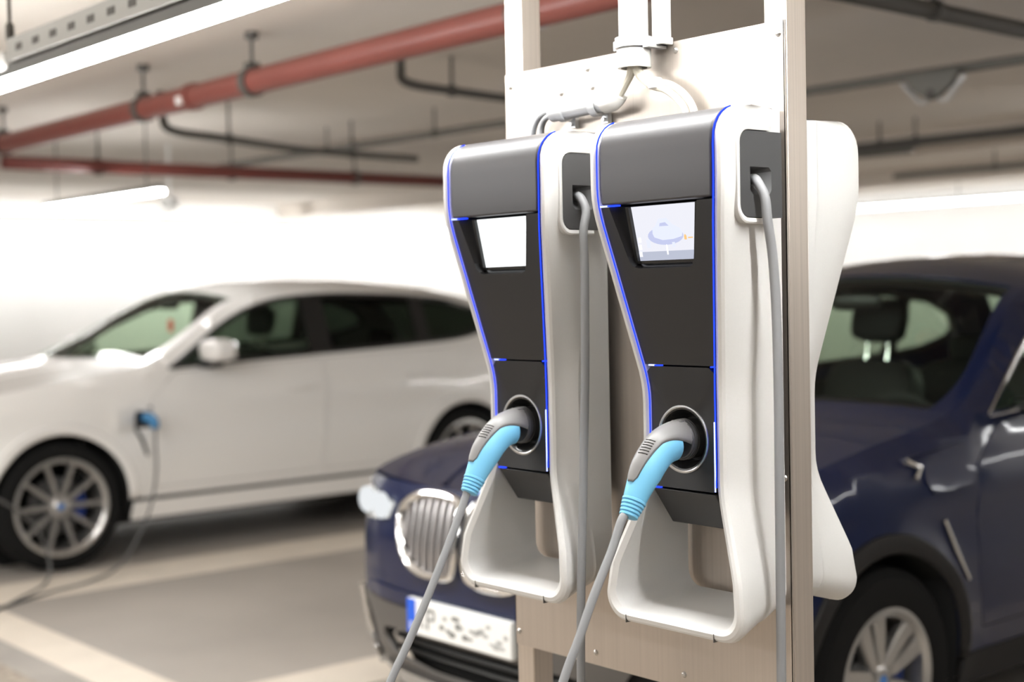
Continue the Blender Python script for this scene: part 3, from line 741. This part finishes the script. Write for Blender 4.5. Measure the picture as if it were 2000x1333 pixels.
    DLO = [(sc(s), z * K) for s, z in [(1.56, 1.105), (2.0, 1.125), (2.65, 1.150), (3.3, 1.175), (3.8, 1.205), (4.02, 1.255), (4.08, 1.31), (3.98, 1.40), (3.72, 1.475), (3.3, 1.515), (2.8, 1.528), (2.45, 1.508), (2.2, 1.455), (1.95, 1.345)]]
    rfa = arch(ax2, ra + .05, 20)
    d1 = [(1.44, .42), (2.60, .42), (2.655, .9), (2.66, 1.125 * K), (1.60, 1.085 * K), (1.42, .95), (1.40, .6)]
    rb = [p for p in rfa if p[0] < ax2 - .1]
    d2 = [(2.68, 1.125 * K), (2.675, .9), (2.62, .42)] + [(min(ax2 - ra - .02, 3.12), .42)] + [p for p in rb if p[1] > .5] + [(ax2 - .06, wr + ra + .14), (ax2 + .02, 1.15 * K)]
    side('body_side', outline, [DLO, d1, d2], paint, smooth=30)
    side('front_door', inset(d1, .004), [], paint)
    side('rear_door', inset(d2, .004), [], paint)
    # door handles
    for sg in (-1, 1):
        for s, z in ((2.45, .965), (3.42, 1.0)):
            x = sg * (w(s, z) + .018)
            B().sup((x, s, z), (.014, .10, .018), .5).obj('door_handle', paint, root)
    # windows
    side('window_surround', DLO, [inset(clip(DLO, sc(2.60), True), .022), inset(clip(clip(DLO, sc(2.72), False), sc(3.46), True), .022), inset(clip(DLO, sc(3.52), False), .022)], 'trimblack', off=-.004, sp=.06, solid=.02)
    for nm, pl in (('front_side_window', clip(DLO, sc(2.60), True)), ('rear_side_window', clip(clip(DLO, sc(2.72), False), sc(3.46), True)), ('quarter_window', clip(DLO, sc(3.52), False))):
        side(nm, inset(pl, .018), [], 'glass' if nm[0] == 'f' else c.get('rg', 'pglass'), off=-.012, sp=.09, solid=0)
    tr = [(sc(s), z) for s, z in [(1.56, 1.105), (2.0, 1.125), (2.65, 1.150), (3.3, 1.175), (3.8, 1.205), (4.02, 1.255)]]
    rail = [(sc(s), z) for s, z in [(4.02, 1.255), (4.08, 1.31), (3.98, 1.40), (3.72, 1.475), (3.3, 1.515), (2.8, 1.528), (2.45, 1.508), (2.2, 1.455), (1.95, 1.345), (1.56, 1.105)]]
    for sg in (-1, 1):
        B().tube(spline([(sg * (w(s, z * K) + .002), s, z * K) for s, z in tr], 5), .008, 6).obj('window_trim', c['trim'], root)
        B().tube(spline([(sg * (w(s, z * K) + .002), s, z * K) for s, z in rail], 5), .007, 6).obj('window_trim', c['trim'], root)
    # sills, arches
    side('sill', [(ax1 + ra + .0, .24), (ax2 - ra - .0, .24), (ax2 - ra - .02, .345), (ax1 + ra + .02, .345)], [], c['sill'], off=.006)
    for a in (ax1, ax2):
        for sg in (-1, 1):
            b = B(); rr = []
            for k in range(25):
                th = pi * k / 24; cs, sn = -cos(th), sin(th); row = []
                for rad, do in ((ra - .012, .004), (ra, .010), (ra + .045, .010), (ra + .052, .0)):
                    s, z = a + rad * cs, max(zs, wr + rad * sn); row.append((sg * (w(s, z) + do), s, z))
                rr.append(row)
            b.rings(rr, closed=False, caps=False).obj('wheel_arch', c['arch'], root, solid=.004, smooth=40)
            b = B(); rr = []
            for k in range(25):
                th = -.2 + (pi + .4) * k / 24; s, z = a - ra * cos(th), wr + ra * sin(th); rr.append([(sg * (w(s, max(z, .3)) - .01), s, z), (sg * .5, s, z)])
            b.rings(rr, closed=False, caps=False)
            b.add([(sg * .52, a + ra * cos(2 * pi * k / 24), wr + ra * sin(2 * pi * k / 24)) for k in range(24)], [tuple(range(24))])
            b.obj('wheel_well', 'underbody', root)
    B().box(-Wd * .8, Wd * .8, .35, L - .3, .20, .27).obj('underbody', 'underbody', root)
    # --- top skins
    zl = Zt(.2)
    s_nose = lambda u: gp(zl) + Ninv(u * NF)
    cowl = lambda u: 1.20 + .22 * u * u
    sro = lambda u: 2.10 + .06 * u * u
    topgrid('hood', s_nose, lambda u: cowl(u) - .015, -1, 1, paint, ns=20)
    for sg in (-1, 1):                                        # creases on the hood
        b = B(); rr = []
        for i in range(15):
            s = lerp(s_nose(.45) + .06, 1.12, i / 14); row = []
            for k in range(5):
                u = sg * (lerp(.40, .56, i / 14) + .06 * (k / 4 - .5)); row.append((u * xe(s), s, top(u, s) + .001 + .009 * sin(pi * k / 4)))
            rr.append(row)
        b.rings(rr, closed=False, caps=False).obj('hood_crease', paint, root, smooth=60)
    topgrid('cowl', lambda u: cowl(u) - .015, lambda u: cowl(u) + .05, -.96, .96, 'trimblack', ns=3, off=-.012)
    topgrid('windshield', lambda u: cowl(u) + .03, sro, -.93, .93, 'wglass', ns=14, solid=0, off=-.004)
    for u0, u1 in ((-1, -.925), (.925, 1)):
        topgrid('windshield_pillar', lambda u: cowl(u) - .015, lambda u: sro(u) + .0, u0, u1, paint, nu=4, ns=14)
    topgrid('windshield_band', lambda u: sro(u) - .05, sro, -.93, .93, 'trimblack', ns=3, off=-.010)
    srr = lambda u: L - .62 - .05 * u * u; srw = lambda u: L - .26
    topgrid('roof', sro, srr, -1, 1, c['roof'], ns=22)
    topgrid('headliner', lambda u: sro(u) + .03, lambda u: srr(u) - .03, -.9, .9, 'headliner', ns=10, off=-.05)
    topgrid('rear_window', srr, srw, -.88, .88, c.get('rg', 'pglass'), ns=10, solid=0, off=-.004)
    for u0, u1 in ((-1, -.87), (.87, 1)): topgrid('rear_pillar', srr, srw, u0, u1, paint, nu=4, ns=10)
    # rear skin
    b = B(); rows = []; zr = Zt(L - .26)
    for i in range(13):
        z = lerp(.30, zr, i / 12); row = []
        for j in range(21):
            xn = lerp(-.86, .86, j / 20) * Wd
            row.append((xn * V(z), L - .5 * (1 - max(0, 1 - (abs(xn) / Wd) ** 3) ** (1 / 3)) - .02 - pw(z, [(.3, .06), (.5, 0), (.8, .0), (1.0, .05), (1.2, .22)]), z))
        rows.append(row)
    b.rings(rows, closed=False, caps=False).obj('tailgate', paint, root, solid=.012)
    for sg in (-1, 1): B().sup((sg * .68 * Wd, L - .13, .95), (.2, .06, .07), .6).obj('tail_lamp', 'lred', root)
    # --- front fascia
    zo = c.get('zo', 0); ho = c.get('ho', 0); sh = lambda P: [(x, z + zo) for x, z in P]
    kid = [(-.345, .90), (-.350, .86), (-.315, .765), (-.235, .715), (-.06, .715), (-.022, .75), (-.020, .90), (-.050, .945), (-.26, .945)]
    kid = [(x, .945 + ho + (z - .945) * c.get('kz', 1)) for x, z in kid]
    kids = [chaikin(kid, 2), [(-x, z) for x, z in reversed(chaikin(kid, 2))]]
    intake = chaikin(sh([(-.56, .50), (-.46, .395), (.46, .395), (.56, .50), (.40, .515), (-.40, .515)]), 1)
    sidein = lambda sg: chaikin(sh([(sg * .62, .56), (sg * .64, .38), (sg * .74, .36), (sg * .76, .56)]), 1)
    hl = lambda sg: [(sg * x, z + ho) for x, z in [(.42, .895), (.45, .835), (.62, .815), (NF * .985, .815), (NF * .985, .935), (.62, .925)]]
    fo = [(-NF, .60 + zo), (NF, .60 + zo)] + [(NF, zl)] + [(lerp(NF, -NF, k / 10), zl) for k in range(1, 10)] + [(-NF, zl)]
    front('front_fascia', fo, kids + [hl(-1), hl(1)], paint, sp=.05)
    front('lower_bumper', [(-NF, .24 + zo), (NF, .24 + zo), (NF, .597 + zo), (-NF, .597 + zo)], [intake, sidein(-1), sidein(1)], c['bumper'], sp=.06)
    front('bumper_lip', sh([(-.62, .615), (.62, .615), (.60, .655), (-.60, .655)]), [], paint, off=.012, sp=.06)
    front('intake_mesh', sh([(-.6, .27), (.6, .27), (.6, .54), (-.6, .54)]), [], 'underbody', off=-.09, sp=.1)
    for zz in (.43 + zo, .47 + zo):
        B().tube([(x * .1, gp(zz) + Ninv(x * .1) + .05, zz) for x in range(-5, 6)], .008, 6).obj('intake_bar', 'trimblack', root)
    for sg in (-1, 1):
        front('side_intake', sh([(sg * .60, .34), (sg * .78, .34), (sg * .78, .58), (sg * .60, .58)]), [], 'underbody', off=-.04, sp=.08)
        P_ = [fmap(sg * x_, z_ + zo, .013) for x_, z_ in ((.775, .60), (.785, .50), (.765, .40), (.69, .345))]
        B().tube(spline(P_, 5), .018, 8).obj('intake_trim', 'chrome', root)
        # headlight
        front('headlight', inset(hl(sg), .004), [], 'lens', off=.004, sp=.05)
        for q in (.50, .66):
            x, y, z = fmap(sg * q, .878 + ho, .012)
            B().lathe([(.045, 0), (.045, -.012), (.038, -.014), (.034, -.006), (0, -.006)], (x, y, z), (0, 1, 0), 24).obj('headlight_ring', 'drl', root)
        hs = [(UF + gp(z_) + .002, z_) for z_ in (.935 + ho, .89 + ho, .85 + ho)] + [(UF + .16, .855 + ho), (UF + .30, .905 + ho), (UF + .26, .935 + ho)]
        side('headlight_side', hs, [], 'lens', off=.004, sp=.06, sides=(sg,))
    front('skid_trim', chaikin(sh([(-.64, .375), (-.46, .29), (.46, .29), (.64, .375), (.47, .365), (-.47, .365)]), 1), [], 'chrome', off=.02, sp=.06)
    for sg, kk in ((-1, kids[0]), (1, kids[1])):
        pts = [fmap(x, z, .016) for x, z in kk]; pts.append(pts[0])
        fr = B().tube(pts, .0155, 10).obj('grille_frame', 'chrome', root)
        front('grille_back', kk, [], 'underbody', off=-.05, sp=.08, parent=fr)
        xs0, xs1 = min(p[0] for p in kk), max(p[0] for p in kk)
        for i in range(8):
            x = lerp(xs0, xs1, (i + .75) / 8.5)
            zz = sorted(z for (xa, za), (xb, zb) in zip(kk, kk[1:] + kk[:1]) if (xa > x) != (xb > x) for z in [za + (zb - za) * (x - xa) / (xb - xa)])
            if len(zz) < 2: continue
            h = .0088; rr = []
            for k in range(7):
                z = lerp(zz[0], zz[-1], k / 6); px, py, _ = fmap(x, z); rr.append([(px - h, py + .004, z), (px - h * .6, py - .010, z), (px + h * .6, py - .010, z), (px + h, py + .004, z)])
            B().rings(rr).obj('grille_slat', 'satin', root, smooth=30)
    B().tube([fmap(-.03, .915 + ho, .012), fmap(.03, .915 + ho, .012)], .012, 8).obj('grille_link', 'chrome', root)
    # emblem on the hood edge
    ex, ey, ez = 0, s_nose(0) + .035, top(0, s_nose(0) + .035) + .004
    em = B().lathe([(0, .004), (.034, .004), (.041, .002), (.041, -.004)], (ex, ey, ez), (0, -.55, .83), 28).obj('emblem', 'trimblack', root)
    A = Matrix.Rotation(math.atan2(.55, .83), 3, 'X')
    for q in range(4):
        poly = [Vector((0, 0, .0055))] + [Vector((.028 * cos(a), .028 * sin(a), .0055)) for a in [pi / 2 * (q + k / 6) for k in range(7)]]
        B().add([A @ p + Vector((ex, ey, ez)) for p in poly], [tuple(range(len(poly)))]).obj('emblem_quarter', 'white' if q % 2 else 'emblue', em, smooth=0)
    # licence plate
    py = -.028
    pl = B().box(-.26, .26, py - .004, py + .02, .538 + zo, .652 + zo).obj('licence_plate', 'platew', root, bev=.004)
    B().box(-.259, -.214, py - .0052, py - .003, .540 + zo, .650 + zo).obj('plate_band', 'plateb', pl, smooth=0)
    if c.get('smudges'):
        def glyph(boxes, m_, nm='plate_character'):
            b = B()
            for x0, x1, z0, z1 in boxes: b.box(x0, x1, py - .0055, py - .003, z0 + zo, z1 + zo)
            b.obj(nm, m_, pl, smooth=0)
        glyph([(-.245, -.228, .553, .559), (-.245, -.240, .559, .575), (-.233, -.228, .559, .575), (-.245, -.228, .572, .577)], 'platew')
        glyph([(-.190, -.178, .565, .632), (-.178, -.165, .565, .574)], 'smudge2')
        glyph([(-.155, -.145, .562, .630), (-.145, -.118, .620, .630), (-.145, -.118, .592, .600), (-.121, -.112, .596, .626)], 'smudge')
        rnd = random.Random(7)
        for i in range(20):
            x0 = -.085 + .0165 * i; z0 = .556 + rnd.random() * .06; wd_ = .012 + rnd.random() * .018
            b = B().sup((min(x0 + wd_ / 2, .235), py - .0035, z0 + zo + .006), (wd_, .0022, .004 + rnd.random() * .008), .8, 10)
            b.obj('plate_smudge', rnd.choice(['smudge', 'smudge2', 'smudge2']), pl)
    # mirrors
    for sg in (-1, 1):
        s, z = 1.82, 1.17 * K
        x = w(s, z)
        mh = B().sup((sg * (x + .15), s, z + .035), (.125, .085, .072), .6).obj('mirror', paint, root)
        B().sup((sg * (x + .09), s - .02, z - .045), (.12, .06, .028), .6).obj('mirror_foot', 'trimblack', mh)
        B().box(sg * (x + .15) - .10, sg * (x + .15) + .10, s + .070, s + .084, z - .015, z + .085).obj('mirror_glass', 'chrome', mh, bev=.01)
    # fender breather, flap and glint chevron
    for sg in (-1, 1):
        P_ = [(1.30, .80), (1.345, .72), (1.375, .62)] if c['style'] == 'pairs' else [(1.215, .80), (1.26, .70), (1.32, .60)]
        B().tube([(sg * (w(s, z) + .006), s, z) for s, z in P_], [.009, .011, .008], 8).obj('fender_trim', c['breather'], root)
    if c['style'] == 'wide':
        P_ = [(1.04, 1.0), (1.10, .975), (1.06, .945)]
        B().tube([(w(s, z) + .010, s, z) for s, z in P_], .011, 8).obj('fender_glint', 'chrome', root)  # lamp glint on the fender, shaped as a bright chrome chevron
        side('charging_flap', [(1.13, .985), (1.12, .93), (1.16, .89), (1.36, .90), (1.36, .985)], [], paint, off=.008, sp=.06, sides=(1,))
        B().tube(spline([(w(s, z) + .004, s, z) for s, z in [(1.02, 1.005), (1.2, 1.02), (1.38, 1.035)]], 5), .004, 6).obj('fender_crease', paint, root)
    else:
        s0, z0 = 1.37, .845; x = w(s0, z0)
        B().box(x - .03, x + .004, s0 - .065, s0 + .055, z0 - .065, z0 + .075).obj('charging_port', 'port', root, bev=.012)
        B().rings([[(x + .006 + .045 * (k / 6) ** .7, s0 - .068 - .135 * k / 6 + dy, z0 + dz * (1 - .1 * (k / 6) ** 2)) for dy, dz in ((-.006, -.066), (.006, -.066), (.006, .074), (-.006, .074))] for k in range(7)]).obj('charging_flap', paint, root, bev=.01)
    # --- cabin
    for sg in (-1, 1):
        side('door_lining', [(1.40, .32), (ax2 - ra - .1, .32), (ax2 - ra - .02, .7), (ax2 + .1, 1.12 * K), (1.55, 1.075 * K)], [], 'seat', off=-.07, sp=.15, solid=.02, sides=(sg,))
    B().box(-Wd * .86, Wd * .86, 1.0, L - .35, .28, .32).obj('cabin_floor', 'underbody', root)
    B().sup((0, 1.50, .86), (Wd * .84, .24, .20), .35).obj('dashboard', 'seat', root)
    B().box(-Wd * .86, Wd * .86, 1.0, 1.05, .30, 1.0).obj('firewall', 'underbody', root)
    B().lathe([(.17, -.012), (.19, 0), (.17, .012), (.165, 0)], (.36, 1.86, .98), (0, .9, .42), 28, True).obj('steering_wheel', 'seat', root)
    def seat(x, s, rear=False):
        Rr = Matrix.Rotation(radians(-14), 3, 'X')
        st_ = B().sup((x, s, .56), (.25, .26, .10), .4).obj('seat_cushion', 'seat', root)
        B().sup((x, s + .30, .90), (.24, .09, .32), .45, R=Rr).obj('seat_back', 'seat', st_)
        B().sup((x, s + .40, 1.385), (.135, .055, .10), .5, R=Rr).obj('headrest', 'seat', st_)
        for dx in (-.055, .055): B().tube([(x + dx, s + .37, 1.18), (x + dx, s + .395, 1.32)], .008, 8).obj('headrest_post', 'chrome', st_)
    for x in (-.37, .37): seat(x, c.get('ss', 2.10))
    B().sup((0, 3.05, .58), (Wd * .75, .27, .10), .35).obj('rear_bench', 'seat', root)
    B().sup((0, 3.40, .88), (Wd * .74, .10, .30), .35, R=Matrix.Rotation(radians(-16), 3, 'X')).obj('rear_backrest', 'seat', root)
    for x in (-.38, .38): B().sup((x, 3.48, 1.22), (.12, .05, .075), .5).obj('rear_headrest', 'seat', root)
    B().sup((0, 2.02, 1.48 * K), (.12, .02, .035), .5).obj('rear_view_mirror', 'trimblack', root)
    if c.get('tag'): B().box(-.03, .03, 2.02, 2.03, 1.30 * K, 1.38 * K).obj('hanging_tag', 'redtag', root)
    # --- wheels
    def wheel(s, sg, steer=0):
        rr = c['rr']; Rz = Matrix.Rotation(steer, 3, 'Z'); ctr = Vector((sg * (Wd - .125 + .01), s, wr))
        prof = [(rr - .01, -.11), (rr + .02, -.118), (wr - .03, -.115), (wr - .004, -.09), (wr, -.05), (wr, .05), (wr - .004, .09), (wr - .03, .113), (rr + .025, .118), (rr, .108), (rr - .012, .09)]
        ax_ = Rz @ Vector((sg, 0, 0))
        ty = B().lathe(prof, ctr, ax_, 56).obj('wheel', 'tyre', root, smooth=30)
        B().lathe([(rr + .004, .100), (rr + .008, .112), (rr - .006, .114), (rr - .022, .100), (rr - .028, .03), (rr - .03, -.1), (rr - .02, -.1), (rr, .09)], ctr, ax_, 56).obj('rim', 'rim', ty)
        B().lathe([(0, .02), (.165, .02), (.165, .0), (0, .0)], ctr, ax_, 40).obj('brake_disc', 'rimdark', ty)
        def fr(rad, ang, h): # point in the wheel's plane
            return ctr + Rz @ Vector((sg * h, rad * cos(ang), rad * sin(ang)))
        b = B()
        for k in range(9):
            a = -.6 + 1.2 * k / 8
            b_ = [fr(.10, a, .05), fr(.165, a, .05), fr(.165, a, .0), fr(.10, a, .0)]
            b.add(b_, [])
        b.f = [(i * 4 + j, i * 4 + (j + 1) % 4, i * 4 + 4 + (j + 1) % 4, i * 4 + 4 + j) for i in range(8) for j in range(4)] + [(0, 1, 2, 3), (32, 33, 34, 35)]
        b.obj('brake_caliper', 'calb', ty)
        B().lathe([(0, .092), (.030, .092), (.034, .088), (.062, .078), (.075, .05), (.07, .02), (0, .02)], ctr, ax_, 28).obj('hub', 'rim', ty)
        B().lathe([(0, .0945), (.017, .0945), (.019, .092), (0, .092)], ctr, ax_, 20).obj('hub_emblem', 'emblue', ty)
        n = 5
        for k in range(n):
            a0 = pi / 2 + 2 * pi * k / n + (.31 if c['style'] == 'wide' else .0)
            for d in (-1, 1):
                b = B(); rows = []
                for i in range(7):
                    q = i / 6; rad = lerp(.045, rr - .012, q)
                    if c['style'] == 'pairs': a = a0 + d * (.30 + .02 * q) ; hw = lerp(.016, .0135, q)
                    else: a = a0 + d * lerp(.30, .20, q); hw = lerp(.018, .030, q)
                    h = lerp(.085, .100, q); e = hw / max(rad, .07)
                    rows.append([fr(rad, a - e, h - .012), fr(rad, a - e * .8, h), fr(rad, a + e * .8, h), fr(rad, a + e, h - .012), fr(rad, a + e * .6, h - .045), fr(rad, a - e * .6, h - .045)])
                b.rings(rows).obj('spoke', 'rim', ty, smooth=25)
    for s in (ax1, ax2):
        for sg in (-1, 1): wheel(s, sg, c.get('steer', 0) if s == ax1 else 0)
    return root

ZT_SUV = [(0, .955), (.25, .96), (.55, 1.015), (1.0, 1.075), (1.38, 1.115), (1.6, 1.21), (2.05, 1.475), (2.35, 1.55), (2.8, 1.575), (3.3, 1.565), (3.8, 1.525), (4.1, 1.45), (4.45, 1.12), (4.55, 1.05), (4.7, 1.03)]
white = dict(L=4.76, W=.945, H=1.655, ax1=.845, ax2=3.81, wr=.37, rr=.275, paint='wpaint', roof='wpaint', trim='trimblack', sill='wpaint', arch='wpaint', bumper='wpaint', breather='trimblack', style='pairs', ZT=ZT_SUV, tag=True)
ZT_X = [(0, .915), (.25, .92), (.55, .985), (1.0, 1.055), (1.38, 1.105), (1.6, 1.20), (2.05, 1.49), (2.35, 1.575), (2.8, 1.605), (3.3, 1.595), (3.8, 1.555), (4.1, 1.48), (4.45, 1.12), (4.55, 1.05), (4.7, 1.03)]
blue = dict(L=4.50, W=.925, H=1.62, ax1=.90, ax2=3.60, wr=.345, rr=.219, paint='bpaint', roof='bpaint', trim='chrome', sill='clad', arch='clad', bumper='bgrey', rg='glass', breather='chrome', style='wide', ZT=ZT_X, smudges=True, ss=2.30, zo=-.08, ho=-.04, kz=1.1)
wc = make_car(white, 'white sport utility car with an open charging flap parked along the wall', (-8.795, 2.40, 0))
bc = make_car(blue, 'dark blue sport utility car with an upright slatted grille parked behind the charger stand', (-3.45, 2.70, 0))
# charging cable of the white car
t = thing('charging_cable', 'thin grey cable from the open flap of the white car down to the floor', 'charging cable', (-7.84, 3.77, .84)); o = t.location
B().tube(spline([(-7.88, 3.775, .845), (-7.80, 3.775, .845), (-7.74, 3.77, .83), (-7.715, 3.765, .79)]), [.030] * 12 + [.028] * 6 + [.024] * 6 + [.018], 12).obj('plug', 'plugb', t, off=o)
B().tube(spline([(-7.715, 3.765, .79), (-7.70, 3.755, .70), (-7.69, 3.75, .54), (-7.67, 3.70, .35), (-7.62, 3.60, .20), (-7.50, 3.42, .06), (-7.40, 3.20, .014), (-7.30, 2.95, .013), (-7.12, 2.62, .013), (-6.95, 2.2, .013), (-6.8, 1.9, .013)], 8), .0075, 8).obj('cable', 'dcable', t, off=o)
tag(B().tube(spline([(-7.1, 1.66, 2.72), (-7.1, 1.66, 1.9), (-7.14, 1.75, 1.25), (-7.25, 2.2, .82), (-7.45, 2.75, .50), (-7.56, 2.98, .30), (-7.58, 3.05, .10), (-7.50, 2.98, .014), (-7.25, 2.75, .013), (-7.0, 2.5, .013), (-6.7, 2.1, .013)], 8), .0075, 8).obj('loose_cable', 'dcable'), 'thin grey cable looping in front of the front wheel of the white car', 'cable')
